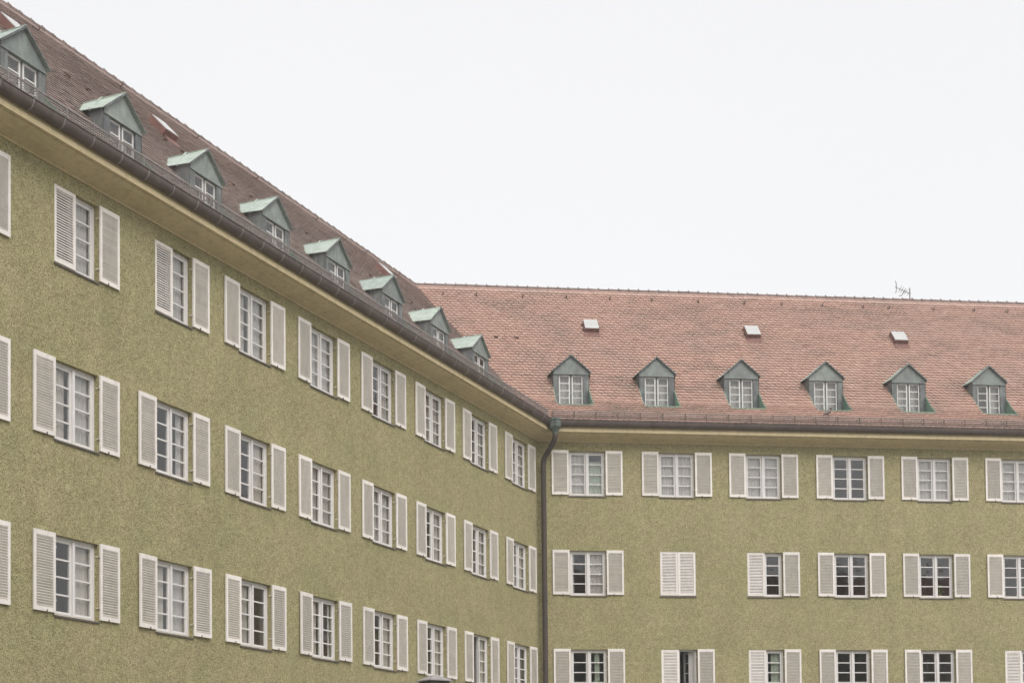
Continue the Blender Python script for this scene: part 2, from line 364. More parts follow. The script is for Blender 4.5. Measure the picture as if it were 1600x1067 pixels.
def place_shutter(wing, x, z, side, closed, single):
    """side -1 = hinged on the left of the opening; x,z = opening centre / shutter bottom"""
    fm, sm, am, zs, w, t = SH_CLOSED if closed else SH_OPEN
    tilt = random.choice([random.uniform(-.012, .012), random.uniform(-.01, .01), random.uniform(0, .055)])
    if closed:
        hx, hy = x + side * (OW / 2 - .004), WALL + .012
        rz = (0 if side < 0 else math.pi); hy += 0 if side < 0 else t
    else:
        hx = x + side * (OW / 2 + .0135)
        rz = math.pi if side < 0 else 0.0        # folded back: the leaf turned by 180 degrees
        hy = t if side < 0 else 0.0
        rz += abs(tilt) * (1 if side < 0 else -1)
    flip = (closed and side > 0) or ((not closed) and side > 0)
    # a right-hand leaf is the same leaf seen from its other face; keep slats sloping outwards-down when closed
    o = obj('shutter', fm, wing, (hx, hy, z), rz)
    down_out_when_closed = True
    # local +y of the leaf points inwards when rz = 0, outwards when rz = pi
    outward_is_minus_y = abs(((rz + math.pi) % (2 * math.pi)) - math.pi) < 1.0
    slope_up_inward = closed                    # closed: slats rise inwards; folded back: they rise outwards
    s = 1 if (slope_up_inward == outward_is_minus_y) else -1
    if single:
        for zz in zs:
            q = obj('slat', sm, o, (w / 2, t / 2, zz), 0 if s > 0 else math.pi)
    else:
        q = obj('slats', am, o, (0, 0, 0))
        if s < 0: q.rotation_euler = (0, 0, math.pi); q.location = (w, t, 0)
        tag(q, kind='stuff')
    for hz in (.22, 1.16):
        h = obj('hinge', HINGE if (side > 0) != closed else HINGE2, o, (0, t / 2, hz))
    if not closed:
        obj('shutter_catch', CATCH, o, (w * (.42 if side < 0 else .40), t / 2 + (.018 if side < 0 else -.018), 0), 0 if side > 0 else math.pi)
    return o

def place_window(wing, x, ztop, style, seed, open_leaf=0, both_closed=False):
    zb = ztop - OP_B
    wdw = obj('window', WIN_F, wing, (x, WALL, zb))
    for side in (-1, 1):
        leaf = obj('casement', WIN_C if side < 0 else WIN_C2, wdw, (side * -LX0 * 1.0 * (1) if side > 0 else LX0, LY0, 0))
        ang = 0.0
        if open_leaf == side: ang = math.radians(58) * (1 if side < 0 else -1)
        if ang: leaf.rotation_euler = (0, 0, ang)
        for z in PZ:
            p = obj('pane', WIN_P if side < 0 else WIN_P2, wdw, (leaf.location.x, LY0, z))
            if ang: p.rotation_euler = (0, 0, ang)
    obj('sill', SILL, wdw)
    obj('room', ROOM, wdw)
    hh = OP_B - OP_T; r = random.Random(seed)
    for (xa, xb, za, zb_, mat) in style:
        obj('curtain', curtain_mesh(xa, xb, za, zb_, mat, r.random()), wdw)
    return wdw
# curtain styles: list of (x0, x1, z0, z1, material)
FULL = [(-.56, .56, .02, 1.40, 'sheer')]
SIDES = [(-.56, -.30, .02, 1.40, 'sheer'), (.28, .56, .02, 1.40, 'sheer')]
RIGHT = [(.0, .56, .02, 1.40, 'curtain')]
RIGHTN = [(.34, .56, .02, 1.40, 'sheer')]
LEFT = [(-.56, -.05, .02, 1.40, 'sheer')]
GREENR = [(-.56, -.03, .02, 1.40, 'sheer'), (.03, .56, .02, 1.12, 'green_curtain')]
HALF = [(-.56, .56, .02, .72, 'sheer')]
WIDE = [(-.56, -.12, .02, 1.40, 'curtain'), (.05, .56, .02, 1.40, 'sheer')]
NONE = []
CSIDES = [(-.56, -.34, .02, 1.40, 'curtain'), (.22, .56, .02, 1.40, 'curtain')]
CLEFT = [(-.56, -.08, .02, 1.40, 'curtain'), (.40, .56, .02, 1.40, 'curtain')]

# ------------------------------------------------------------------ facade with real openings
def facade(cols, x0, x1, ztop):
    b = MB()
    xs = sorted([x0, x1] + [c - OW / 2 for c in cols] + [c + OW / 2 for c in cols])
    zs = sorted([0, ztop] + [r - OP_T for r in ROWS] + [r - OP_B for r in ROWS])
    hole = lambda xm, zm: any(abs(xm - c) < OW / 2 for c in cols) and any(r - OP_B < zm < r - OP_T for r in ROWS)
    for i in range(len(xs) - 1):
        for j in range(len(zs) - 1):
            xa, xb, za, zb = xs[i], xs[i + 1], zs[j], zs[j + 1]
            if not hole((xa + xb) / 2, (za + zb) / 2):
                b.quad((xa, WALL, za), (xb, WALL, za), (xb, WALL, zb), (xa, WALL, zb))
    for c in cols:
        for r in ROWS:
            xa, xb, za, zb = c - OW / 2, c + OW / 2, r - OP_B, r - OP_T; y0, y1 = WALL, WALL + .20
            b.quad((xa, y0, za), (xa, y0, zb), (xa, y1, zb), (xa, y1, za)); b.quad((xb, y0, za), (xb, y1, za), (xb, y1, zb), (xb, y0, zb))
            b.quad((xa, y0, zb), (xb, y0, zb), (xb, y1, zb), (xa, y1, zb)); b.quad((xa, y0, za), (xa, y1, za), (xb, y1, za), (xb, y0, za))
    return b

def xv(sign, y): return sign * KV * y          # valley x at depth y; sign +1 for the left wing, -1 for the right wing

def sweep(wing, name, mat, prof, xe, sign, smooth=False, closed=False):
    """profile (y,z) swept along x from the far end xe to the mitre in the corner"""
    b = MB(); n = len(prof)
    b.v = [(xe, y, z) for y, z in prof] + [(xv(sign, y), y, z) for y, z in prof]
    rng = range(n if closed else n - 1)
    b.f = [(i, (i + 1) % n, n + (i + 1) % n, n + i) for i in rng]
    return b.build(name, mat, wing, smooth=smooth)

DY0, DYF, DHW = 0.58, 1.37, 0.585              # recess front, dormer face, half width
def build_tiles(wing, sign, xe, dorms, dz, sky):
    """beaver-tail tiles, each a real plate, cut at the valley and round the dormers"""
    TW, EX, LEN = 0.178, (0.195 if sign > 0 else 0.170), 0.33
    s1 = math.hypot(KINK_Y - EAVE_Y, KINK_Z - EAVE_Z); s2 = math.hypot(RIDGE_Y - KINK_Y, RIDGE_Z - KINK_Z)
    c1, n1 = (KINK_Y - EAVE_Y) / s1, (KINK_Z - EAVE_Z) / s1
    c2, n2 = (RIDGE_Y - KINK_Y) / s2, (RIDGE_Z - KINK_Z) / s2
    arc = [(-.5, .36), (-.41, .17), (-.23, .04), (0, 0), (.23, .04), (.41, .17), (.5, .36)]
    V = []; F = []; T = []; TH = .017 if sign > 0 else .027
    lo, hi = min(xe, 0) , max(xe, 0)
    rows = int((s1 + s2 - .12) / EX)
    for r in range(rows):
        sb = r * EX + .10
        y_here = EAVE_Y + (sb * c1 if sb < s1 else s1 * c1 + (sb - s1) * c2)
        v0 = xv(sign, y_here)
        x0, x1 = (xe, v0 + .2) if sign > 0 else (v0 - .2, xe)
        k0 = int(math.floor(x0 / TW)); k1 = int(math.ceil(x1 / TW))
        rowj = RNG.normal(0, .002); rtint = RNG.normal(0, .03)
        for k in range(k0, k1 + 1):
            xc = (k + .5 * (r % 2)) * TW + RNG.normal(0, .003)
            if sign > 0 and (xc - TW / 2 > v0 or xc < xe): continue
            if sign < 0 and (xc + TW / 2 < v0 or xc > xe): continue
            yc = y_here + EX * .5 * (c1 if sb < s1 else c2)
            cutx = None; cuty = None; skip = False
            for d in dorms:
                if abs(xc - d) < DHW + TW * .6 and DY0 - .24 < yc < 2.05:
                    if abs(xc - d) < DHW - TW * .5:
                        if DY0 - .06 < yc < 1.93: skip = True
                        elif yc <= DY0 - .06: cuty = DY0 - .01
                    elif yc > DY0 - .06 and yc < 1.93: cutx = (d, DHW + .004)
            for (sx, sy0, sy1, sw) in sky:
                if abs(xc - sx) < sw and sy0 < yc < sy1: skip = True
            if skip: continue
            j = sb + rowj + RNG.normal(0, .0022); tilt = RNG.normal(0, .016); lift = abs(RNG.normal(0, .0035))
            w = TW * .975; L = LEN * (1.0)
            pts = [(a * w, b_ * .17 * 1.0) for a, b_ in arc] + [(.5 * w, L), (-.5 * w, L)]
            o = len(V); top = []
            for (a, l) in pts:
                s = j + l + a * tilt
                h = TH + .039 - (TH + .033) * (l / L) + lift * (1 - l / L)
                if s < s1: y = EAVE_Y + s * c1; z = EAVE_Z + s * n1; ny_, nz_ = -n1, c1
                else: y = KINK_Y + (s - s1) * c2; z = KINK_Z + (s - s1) * n2; ny_, nz_ = -n2, c2
                x = xc + a
                if cutx: x = max(x, cutx[0] + cutx[1]) if xc > cutx[0] else min(x, cutx[0] - cutx[1])
                if cuty and y > cuty: z -= (y - cuty) * .9; y = cuty
                vx = xv(sign, y)
                if sign > 0 and x > vx: x = vx
                if sign < 0 and x < vx: x = vx
                top.append((x, y + ny_ * h, z + nz_ * h, ny_, nz_))
            V += [(a, b_, c) for a, b_, c, _, _ in top]
            V += [(a, b_ - p * TH, c - q * TH) for a, b_, c, p, q in top[:7]]
            V += [top[8][:3], top[7][:3]][:0]
            F.append(tuple(o + i for i in range(9)))
            for i in range(6): F.append((o + 9 + i, o + 10 + i, o + i + 1, o + i))
            F.append((o, o + 8, o + 9)); F.append((o + 6, o + 15, o + 7))
            T += [float(np.clip(.5 + rtint + RNG.normal(0, .13), 0, 1))] * 16
    me = bpy.data.meshes.new('roof_tiles'); me.from_pydata(V, [], F); me.materials.append(MT['tiles_grey' if sign > 0 else 'tiles'])
    at = me.attributes.new('tint', 'FLOAT', 'POINT'); at.data.foreach_set('value', T)
    me.update()
    o = obj('roof_tiles', me, wing); tag(o, kind='stuff'); return o

def build_deck(wing, sign, xe, dorms):
    b = MB(); LOW = -.012
    ys = [EAVE_Y, DY0, KINK_Y, 1.92, RIDGE_Y]
    for j in range(len(ys) - 1):
        ya, yb = ys[j], ys[j + 1]; va, vb = xv(sign, ya), xv(sign, yb)
        inner = sorted([xe] + [d - DHW for d in dorms] + [d + DHW for d in dorms]) if j in (1, 2) else [xe]
        if sign > 0:
            xs = inner
            for i in range(len(xs)):
                xa = xs[i]; last = i == len(xs) - 1
                xb = xs[i + 1] if not last else None
                if not last and any(abs((xa + xb) / 2 - d) < DHW - .01 for d in dorms) and j in (1, 2): continue
                b.quad((xa, ya, zr(ya) + LOW), (va if last else xb, ya, zr(ya) + LOW), (vb if last else xb, yb, zr(yb) + LOW), (xa, yb, zr(yb) + LOW))
        else:
            xs = sorted(inner, reverse=True)
            for i in range(len(xs)):
                xa = xs[i]; last = i == len(xs) - 1
                xb = xs[i + 1] if not last else None
                if not last and any(abs((xa + xb) / 2 - d) < DHW - .01 for d in dorms) and j in (1, 2): continue
                b.quad((va if last else xb, ya, zr(ya) + LOW), (xa, ya, zr(ya) + LOW), (xa, yb, zr(yb) + LOW), (vb if last else xb, yb, zr(yb) + LOW))
    # far slope down to the back eaves
    yb = 2 * RIDGE_Y - EAVE_Y
    b.quad((xe, RIDGE_Y, RIDGE_Z - .02), (xv(sign, RIDGE_Y), RIDGE_Y, RIDGE_Z - .02), (xv(sign, yb), yb, EAVE_Z), (xe, yb, EAVE_Z))
    return b.build('roof_deck', 'deck', wing)

# ---- dormer
DZ0 = H0
def dormer_meshes():
    y = DYF; W = DHW - .005; zb, ze, za = 12.50 + H0, 13.965 + H0, 14.465 + H0
    ox0, ox1, oz0, oz1 = -.40, .395, 12.84 + H0, 13.845 + H0
    body = MB()
    # front face as corner posts, breast and lintel with a window opening
    body.box(-W, ox0, y, y + .13, zb, ze); body.box(ox1, W, y, y + .13, zb, ze)
    body.box(ox0, ox1, y, y + .13, zb, oz0); body.box(ox0, ox1, y, y + .13, oz1, ze)
    body.box(-.032, .024, y + .06, y + .13, oz0, oz1)
    ap = MB()
    # cheeks: inside the recess and standing above the tiles
    for s in (-1, 1):
        x = s * W
        n = 9; ysn = [DY0 + (2.0 - DY0) * i / n for i in range(n + 1)]
        for i in range(n):
            a, c = ysn[i], ysn[i + 1]
            top = lambda q: min(zr(q) + .075, ze) if q < DYF - .02 else ze
            ta, tc = (zr(a) + .05, zr(c) + .05) if c <= DYF + .06 else (ze + .01, ze + .01)
            tgt = ap if c <= DYF + .06 else body
            tgt.quad((x, a, 12.40 + H0), (x, c, 12.40 + H0), (x, c, tc), (x, a, ta))
            xo = x + s * .012
            tgt.quad((xo, a, 12.40 + H0), (xo, c, 12.40 + H0), (xo, c, tc), (xo, a, ta)); tgt.quad((x, a, ta), (x, c, tc), (xo, c, tc), (xo, a, ta))
    gab = MB(); gy = y - .004
    gab.add([(-W, gy, oz1 + .03), (W, gy, oz1 + .03), (W, gy, ze), (0, gy, za), (-W, gy, ze),
             (-W, gy + .05, oz1 + .03), (W, gy + .05, oz1 + .03), (W, gy + .05, ze), (0, gy + .05, za), (-W, gy + .05, ze)],
            [(0, 1, 2, 3, 4), (0, 5, 6, 1), (1, 6, 7, 2), (2, 7, 8, 3), (3, 8, 9, 4), (4, 9, 5, 0)])
    gab.bar((-W, gy - .008, oz1 + .025), (W, gy - .008, oz1 + .025), .03, .03)
    vg = MB()
    for s in (-1, 1):                               # dark verge strip under the roof sheet
        vg.bar((0, y - .069, 14.485 + H0), (s * .65, y - .069, 13.93 + H0), .016, .036)
    rf = MB(); apz, ez, hw, th = 14.505 + H0, 13.945 + H0, .655, .014
    yf, yre, yra = y - .065, 2.02, 2.58
    for s in (-1, 1):
        p = [(0, yf, apz), (s * .635, yf, ez + .01), (s * .745, yre, ez), (0, yra, apz)]
        q = [(a, b, c - th) for a, b, c in p]
        rf.add(p + q, [(0, 1, 2, 3), (4, 7, 6, 5), (0, 4, 5, 1), (1, 5, 6, 2), (2, 6, 7, 3)])
        t = .52                                    # standing seam
        a = Vector((0, yf + (yra - yf) * t * .9, apz + .012)); c = Vector((s * hw, yf + (yre - yf) * t, ez + .012)); rf.bar(a, c, .03, .06)
    rf.bar((0, yf - .002, apz + .004), (0, yra, apz + .004), .04, .016)
    # recess floor, front sill lip and slope edges
    fz = zr(DY0) - .012
    ap.quad((-W, DY0 - .03, fz), (W, DY0 - .03, fz), (W, DYF, fz + .07), (-W, DYF, fz + .07))
    ap.box(-W - .02, W + .02, DY0 - .045, DY0 - .01, fz - .02, fz + .04)
    for s in (-1, 1):
        ap.bar((s * (W + .010), DY0 - .02, zr(DY0 - .02) + .052), (s * (W + .010), KINK_Y, zr(KINK_Y) + .052), .034, .02)
        ap.bar((s * (W + .010), KINK_Y, zr(KINK_Y) + .052), (s * (W + .010), 1.98, zr(1.98) + .05), .034, .02)
    # window leaves
    hw2 = (ox1 - .022); leaf = MB(); wd = .36; hh = oz1 - oz0
    st = .036
    leaf.box(0, st, 0, .03, 0, hh); leaf.box(wd - st, wd, 0, .03, 0, hh); leaf.box(st, wd - st, 0, .03, hh - .04, hh); leaf.box(st, wd - st, 0, .03, 0, .05)
    ph = (hh - .09 - 3 * .024) / 4; pz = []
    for k in range(4):
        z0 = .05 + k * (ph + .024); pz.append(z0)
        if k: leaf.box(st, wd - st, .005, .028, z0 - .024, z0)
    pn = MB().box(st, wd - st, .012, .017, 0, ph)
    rm = MB(); rm.box(-.52, .52, y + .62, y + .64, zb, ze - .02)
    for x in (-.52, .52): rm.quad((x, y + .13, zb), (x, y + .62, zb), (x, y + .62, ze), (x, y + .13, ze))
    rm.quad((-.52, y + .06, zb), (.52, y + .06, zb), (.52, y + .62, zb), (-.52, y + .62, zb)); rm.quad((-.52, y + .06, ze - .01), (.52, y + .06, ze - .01), (.52, y + .62, ze - .01), (-.52, y + .62, ze - .01))
    return dict(body=body.mesh('dormer', 'copper_face'), gab=gab.mesh('gable', 'copper_gable'), rf=rf.mesh('dormer_roof', 'copper_roof'), vg=vg.mesh('verge', 'copper_face'),
                ap=ap.mesh('flashing', 'copper_edge'), leaf=leaf.mesh('casement', 'frame'), pn=pn.mesh('pane', 'glass'), rm=rm.mesh('room', 'room'),
                pz=pz, oz0=oz0, lx=(ox0 + .004, .026), ly=y + .045)
DM = dormer_meshes()
def place_dormer(wing, x, dz, i, seed):
    r = random.Random(seed)
    d = obj('dormer', DM['body'], wing, (x, 0, dz))
    for k in ('gab', 'rf', 'vg', 'ap', 'rm'): obj(DM[k].name.split('.')[0], DM[k], d)
    for lx in DM['lx']:
        obj('casement', DM['leaf'], d, (lx, DM['ly'], DM['oz0']))
        for z in DM['pz']: obj('pane', DM['pn'], d, (lx, DM['ly'], DM['oz0'] + z))
    sty = r.choice([(-.38, .38), (-.38, .38), (-.38, .38), (.05, .38)])
    c = curtain_mesh(sty[0], sty[1], DM['oz0'], DM['oz0'] + 1.0, 'sheer', seed); o = obj('curtain', c, d, (0, DYF + .03, 0))
    return d

# ---- ridge tile, skylight, hooks, vents
def ridge_mesh():
    b = MB(); n = 8; L = .40
    for (xa, xb, ra, rb) in ((0, .34, .088, .082), (.34, .39, .096, .096)):
        o = len(b.v)
        for x, r in ((xa, ra), (xb, rb)):
            for k in range(n + 1):
                a = math.radians(-20 + 220 * k / n); b.v.append((x, math.cos(a) * r, math.sin(a) * r))
        b.f += [(o + k, o + k + 1, o + n + 2 + k, o + n + 1 + k) for k in range(n)]
        b.f.append(tuple(range(o + n, o - 1, -1))); b.f.append(tuple(range(o + n + 1, o + 2 * n + 2)))
    b.box(.350, .378, -.014, .014, .09, .125)
    return b.mesh('ridge_tile', 'ridge')
RIDGE = ridge_mesh()
def slope_frame(y):                             # rotation that lays local XY on the roof slope
    return math.atan(SL1 if y < KINK_Y else SL2)
def skylight_meshes(w, l):
    f = MB(); h = .19
    f.box(-w, -w + .05, 0, l, 0, h).box(w - .05, w, 0, l, 0, h).box(-w + .05, w - .05, 0, .05, 0, h).box(-w + .05, w - .05, l - .05, l, 0, h)
    f.quad((-w - .03, -.28, .045), (w + .03, -.28, .045), (w, 0, .07), (-w, 0, .07))
    g_ = MB().box(-w + .01, w - .01, .01, l - .01, h + .002, h + .022)
    return f.mesh('skylight', 'red_frame'), g_.mesh('glass_pane', 'sky_glass'), MB().box(-w + .05, w - .05, .05, l - .05, 0.0, .01).mesh('lining', 'frame')
SKY = skylight_meshes(.25, .62)
VENT = MB().add([(-.075, 0, .05), (.075, 0, .05), (.055, 0, .105), (-.055, 0, .105), (-.07, .15, .05), (.07, .15, .05)], [(0, 1, 2, 3), (3, 2, 5, 4), (0, 3, 4), (1, 5, 2)]).mesh('vent_tile', 'vent')
HOOK = MB().bar((0, .20, .05), (0, 0, .07), .03, .014).bar((0, 0, .06), (0, -.02, .17), .03, .014).bar((0, -.02, .165), (0, .05, .18), .03, .012).mesh('roof_hook', 'dark_iron')
def on_slope(wing, name, me, x, y, off=0.0):
    o = obj(name, me, wing, (x, y, zr(y) + off)); o.rotation_euler = (slope_frame(y), 0, 0); return o

# ---- eaves
CORN = [(WALL, 11.32), (WALL - .03, 11.32), (WALL - .03, 11.35), (WALL - .055, 11.36), (-.06, 11.375), (-.15, 11.40), (-.24, 11.415), (-.24, 11.43), (-.35, 11.455), (-.43, 11.49), (-.43, 11.51), (-.50, 11.51), (-.50, 11.605), (-.475, 11.625), (-.475, 11.80), (.2, 11.80)]
GUT = [(-.545 - .118 * math.cos(a), 11.83 - .170 * math.sin(a)) for a in [math.pi * k / 12 for k in range(13)]]
GUTI = [(-.545 + .110 * math.cos(a), 11.835 - .160 * math.sin(a)) for a in [math.pi * k / 12 for k in range(13)]]
BEAD = [(-.665 + .013 * math.cos(a), 11.832 + .013 * math.sin(a)) for a in [2 * math.pi * k / 8 for k in range(8)]]
def bracket_mesh():
    b = MB(); pr = [(-.545 - .123 * math.cos(a), 11.83 - .175 * math.sin(a)) for a in [math.pi * k / 10 - .12 for k in range(9)]]
    pr = [(-.68, 11.855)] + pr
    for (y0, z0), (y1, z1) in zip(pr[:-1], pr[1:]): b.bar((0, y0, z0 + H0), (0, y1, z1 + H0), .03, .006)
    return b.mesh('bracket', 'bracket')
BRACKET = bracket_mesh(); BRACKET_B = BRACKET.copy(); BRACKET_B.materials[0] = MT['gutter']

def build_wing(name, ang, sign, xe, cols, dorms, dz, sky, conf, labels, singles):
    wing = empty(name, (CX, CY, 0), math.pi / 2 - ang)
    tag(wing, *labels)
    lo, hi = (xe, .03) if sign > 0 else (-.03, xe)
    fb = facade(cols, lo, hi, 11.36 + H0)
    yb = 2 * RIDGE_Y - .045                         # gable end and back wall close the volume
    fb.quad((xe, WALL, 0), (xe, yb, 0), (xe, yb, EAVE_Z + .3), (xe, RIDGE_Y, RIDGE_Z - .15), (xe, WALL, EAVE_Z + .3))
    fb.quad((xe, yb, 0), (xv(sign, yb), yb, 0), (xv(sign, yb), yb, EAVE_Z), (xe, yb, EAVE_Z))
    fb.build('wall', 'plaster', wing)
    up_ = lambda pr: [(y, z + H0) for y, z in pr]
    sweep(wing, 'cornice', 'cornice', up_(CORN), xe, sign)
    gt = sweep(wing, 'gutter', 'gutter', up_(GUT + GUTI), xe, sign, True, True)
    bd = sweep(wing, 'bead', 'gutter', up_(BEAD), xe, sign, True, True); bd.parent = gt
    x = -1.1 * sign; k = 0
    while abs(x) < abs(xe) - .3:
        b_ = obj('bracket', BRACKET if sign > 0 else BRACKET_B, gt, (x, 0, 0)); x -= sign * .755
    # snow guard
    sg = MB(); yg = -.47; z0, z1 = 11.90 + H0, 12.14 + H0; xs0 = xv(sign, yg) - sign * .12
    n = int(abs(xe - xs0) / .046)
    for i in range(n):
        xx = xs0 - sign * i * .046 + random.gauss(0, .002); sg.box(xx - (.003 if sign > 0 else .0045), xx + (.003 if sign > 0 else .0045), yg - .004, yg + .004, z0, z1 - .004)
    for z in [z0 + (z1 - z0) * q for q in (.02, .22, .42, .62, .82)]: sg.box(min(xs0, xe), max(xs0, xe), yg - .011, yg - .004, z - (.003 if sign > 0 else .0045), z + (.003 if sign > 0 else .0045))
    sg.box(min(xs0, xe), max(xs0, xe), yg - .012, yg + .012, z1 - .004, z1 + .016)
    so = sg.build('snow_guard', 'rail' if sign > 0 else 'mesh', wing)
    MB().box(min(xs0, xe), max(xs0, xe), yg - .012, yg + .012, z1 + .0165, z1 + .028).build('top_rail', 'rail' if sign > 0 else 'dark_iron', so)
    x = xs0; pst = MB().box(-.012, .012, yg - .016, yg - .002, z0 - .03, z1 + .02).bar((0, yg, z1 - .02), (0, yg + .28, zr(yg + .28) + .04), .02, .01).mesh('post', 'rail' if sign > 0 else 'dark_iron')
    while abs(x) < abs(xe) - .2:
        obj('post', pst, so, (x, 0, 0)); x -= sign * (.70 + random.uniform(-.03, .03))
    # roof
    build_deck(wing, sign, xe, dorms)
    build_tiles(wing, sign, xe, dorms, dz, [(sx, sy + .04, sy + .45, .22) for sx, sy in sky])
    x = xv(sign, RIDGE_Y)
    i = 0
    while (x > xe + .4) if sign > 0 else (x < xe - .4):
        o = obj('ridge_tile', RIDGE, wing, (x if sign < 0 else x, RIDGE_Y, RIDGE_Z + random.gauss(.0, .004)), 0 if sign < 0 else math.pi)
        o.rotation_euler.y = random.gauss(0, .006); x += .367 * (1 if sign < 0 else -1)
    def up2(y, h): return (y, zr(y) + h)
    sweep(wing, 'ridge_course', 'lime_grey' if sign > 0 else 'lime', [up2(RIDGE_Y - .26, .025), up2(RIDGE_Y - .255, .075), up2(RIDGE_Y - .01, .055)], xe, sign)
    for i, d in enumerate(dorms): place_dormer(wing, d, dz, i, 31 * i + int(sign) + 5)
    for sx, sy in sky:
        s = on_slope(wing, 'skylight', SKY[0], sx, sy, .02); obj('glass_pane', SKY[1], s); obj('lining', SKY[2], s)
    # windows and shutters
    ns = 0
    for ri, zt in enumerate(ROWS):
        for ci, cx in enumerate(cols):
            st, cl, op = conf.get((ri, ci), (None, '', 0))
            if st is None: st = conf['default'][ri][(ci * 7 + ri * 3) % len(conf['default'][ri])]
            place_window(wing, cx, zt, st, ri * 100 + ci * 7 + int(sign) * 13, op)
            for side in (-1, 1):
                closed = ('l' in cl and side < 0) or ('r' in cl and side > 0)
                place_shutter(wing, cx, zt - SH_H, side, closed, (ri, ci, side) in singles)
    return wing

LSKY = [(-18.3, 4.02), (-13.35, 3.98), (-1.3, 4.55)]
RSKY = [(2.43, 3.97), (8.11, 3.90), (13.40, 3.83)]
LCONF = {'default': {0: [FULL, WIDE, FULL, SIDES], 1: [WIDE, FULL, SIDES, FULL, RIGHT], 2: [RIGHT, CSIDES, NONE, RIGHT, CLEFT]},
         (0, 1): ([(.05, .56, .02, 1.40, 'sheer')], 'l', 0), (0, 2): ([(.05, .56, .02, 1.40, 'sheer')], 'l', 0), (1, 1): (WIDE, '', 0), (2, 1): (RIGHT, '', 0), (2, 2): (WIDE, '', 0),
         (2, 3): (LEFT, '', 0), (2, 7): (RIGHT, '', -1)}
RCONF = {'default': {0: [FULL, SIDES], 1: [RIGHTN, NONE], 2: [NONE, RIGHTN]},
         (0, 0): (GREENR, '', 0), (0, 1): (FULL + [(.25, .56, .02, 1.4, 'sheer')], '', 0), (0, 2): (FULL, '', 0), (0, 3): (NONE, '', 0), (0, 4): (FULL, '', 0), (0, 5): (FULL, '', 0),
         (1, 0): ([(.03, .56, .02, 1.40, 'sheer'), (-.56, -.42, .02, 1.4, 'sheer')], '', 0), (1, 1): (NONE, 'lr', 0), (1, 2): (NONE, 'l', 0), (1, 3): (NONE, '', 0), (1, 4): (NONE, '', 0), (1, 5): (NONE, '', 0),
         (2, 0): ([(-.1, .0, .02, 1.4, 'curtain'), (.2, .36, .02, 1.4, 'green_curtain')], '', 0), (2, 1): (RIGHTN, 'l', 1), (2, 2): ([(.2, .56, .02, 1.4, 'green_curtain')], 'l', 0), (2, 3): (NONE, '', 0), (2, 4): (NONE, '', 0), (2, 5): (NONE, 'l', 0)}
LS = {(r, c, s) for r in range(3) for c in (1, 2) for s in (-1, 1)} - {(2, 2, 1)}
RS = {(1, 1, -1), (1, 1, 1), (1, 2, -1), (2, 1, -1), (2, 2, -1), (2, 5, -1), (0, 0, -1), (0, 0, 1), (0, 1, -1), (1, 0, -1), (1, 0, 1)}
WL = build_wing('apartment_building', A_L, 1, X_L0, LCOLS, LDORM, -0.02, LSKY, LCONF,
                ('olive green roughcast wing, two top floor windows with one shutter closed, eight copper dormers', 'building', 'wings of the apartment house'), LS)
WR = build_wing('apartment_building', A_R, -1, X_R1, RCOLS, RDORM, 0.0, RSKY, RCONF,
                ('olive green roughcast wing with a fully shuttered window and an aerial on its ridge', 'building', 'wings of the apartment house'), RS)

for x in (-17.34, -16.68, -14.01, -13.36, -11.26, -10.48, -7.8, -7.06, -4.28, -1.67): on_slope(WL, 'vent_tile', VENT, x, 3.60)
for x in (-.91, -.21): on_slope(WR, 'vent_tile', VENT, x, 3.60)
for x in (-2.54, -1.37, .28, 1.83, 3.4, 4.91, 6.62, 8.31, 9.69, 11.2, 12.73, 13.71, 15.4, 16.95, 18.23): on_slope(WR, 'roof_hook', HOOK, x, 5.66)
for x in (-24.5, -21.2, -18.9, -16.0, -13.1, -10.0, -7.2, -4.0, -1.0, 1.2): on_slope(WL, 'roof_hook', HOOK, x, 5.66)

# ------------------------------------------------------------------ corner hopper and downpipe (part of the left wing)
def Q(d):                                       # point at distance d in front of both facades, in the left wing's axes
    return (xv(1, -d), -d)
def P3(d, z): x, y = Q(d); return (x, y, z + H0)
hop = MB(); hx, hy = Q(.72)
def ring(r, z): return [(hx + r * math.cos(math.pi / 6 + k * math.pi / 3), hy + r * math.sin(math.pi / 6 + k * math.pi / 3), z + H0) for k in range(6)]
prof = [(.20, 11.84), (.215, 11.80), (.19, 11.78), (.19, 11.62), (.205, 11.60), (.19, 11.57), (.10, 11.44), (.09, 11.38)]
for i, (r, z) in enumerate(prof):
    hop.v += ring(r, z)
    if i: hop.f += [((i - 1) * 6 + k, (i - 1) * 6 + (k + 1) % 6, i * 6 + (k + 1) % 6, i * 6 + k) for k in range(6)]
ho = hop.build('rainwater_hopper', 'hopper', WL)
dp = MB().tube([P3(.72, 11.42), P3(.72, 11.30), P3(.69, 11.20), P3(.60, 11.08), P3(.30, 10.80), P3(.22, 10.70), P3(.19, 10.55), P3(.19, 8.0), P3(.19, 4.0), P3(.19, -1.55)], .082, 14)
dpo = dp.build('downpipe', 'pipe', WL, smooth=True)
for z in (10.3, 8.3, 6.3, 4.3, 2.3):
    MB().tube([P3(.19, z - .02), P3(.19, z + .02)], .092, 14).build('pipe_clamp', 'pipe', dpo)

# ------------------------------------------------------------------ world positions in a wing's axes
def wpos(ang, x, y, z):
    th = math.pi / 2 - ang
    return (CX + math.cos(th) * x - math.sin(th) * y, CY + math.sin(th) * x + math.cos(th) * y, z)

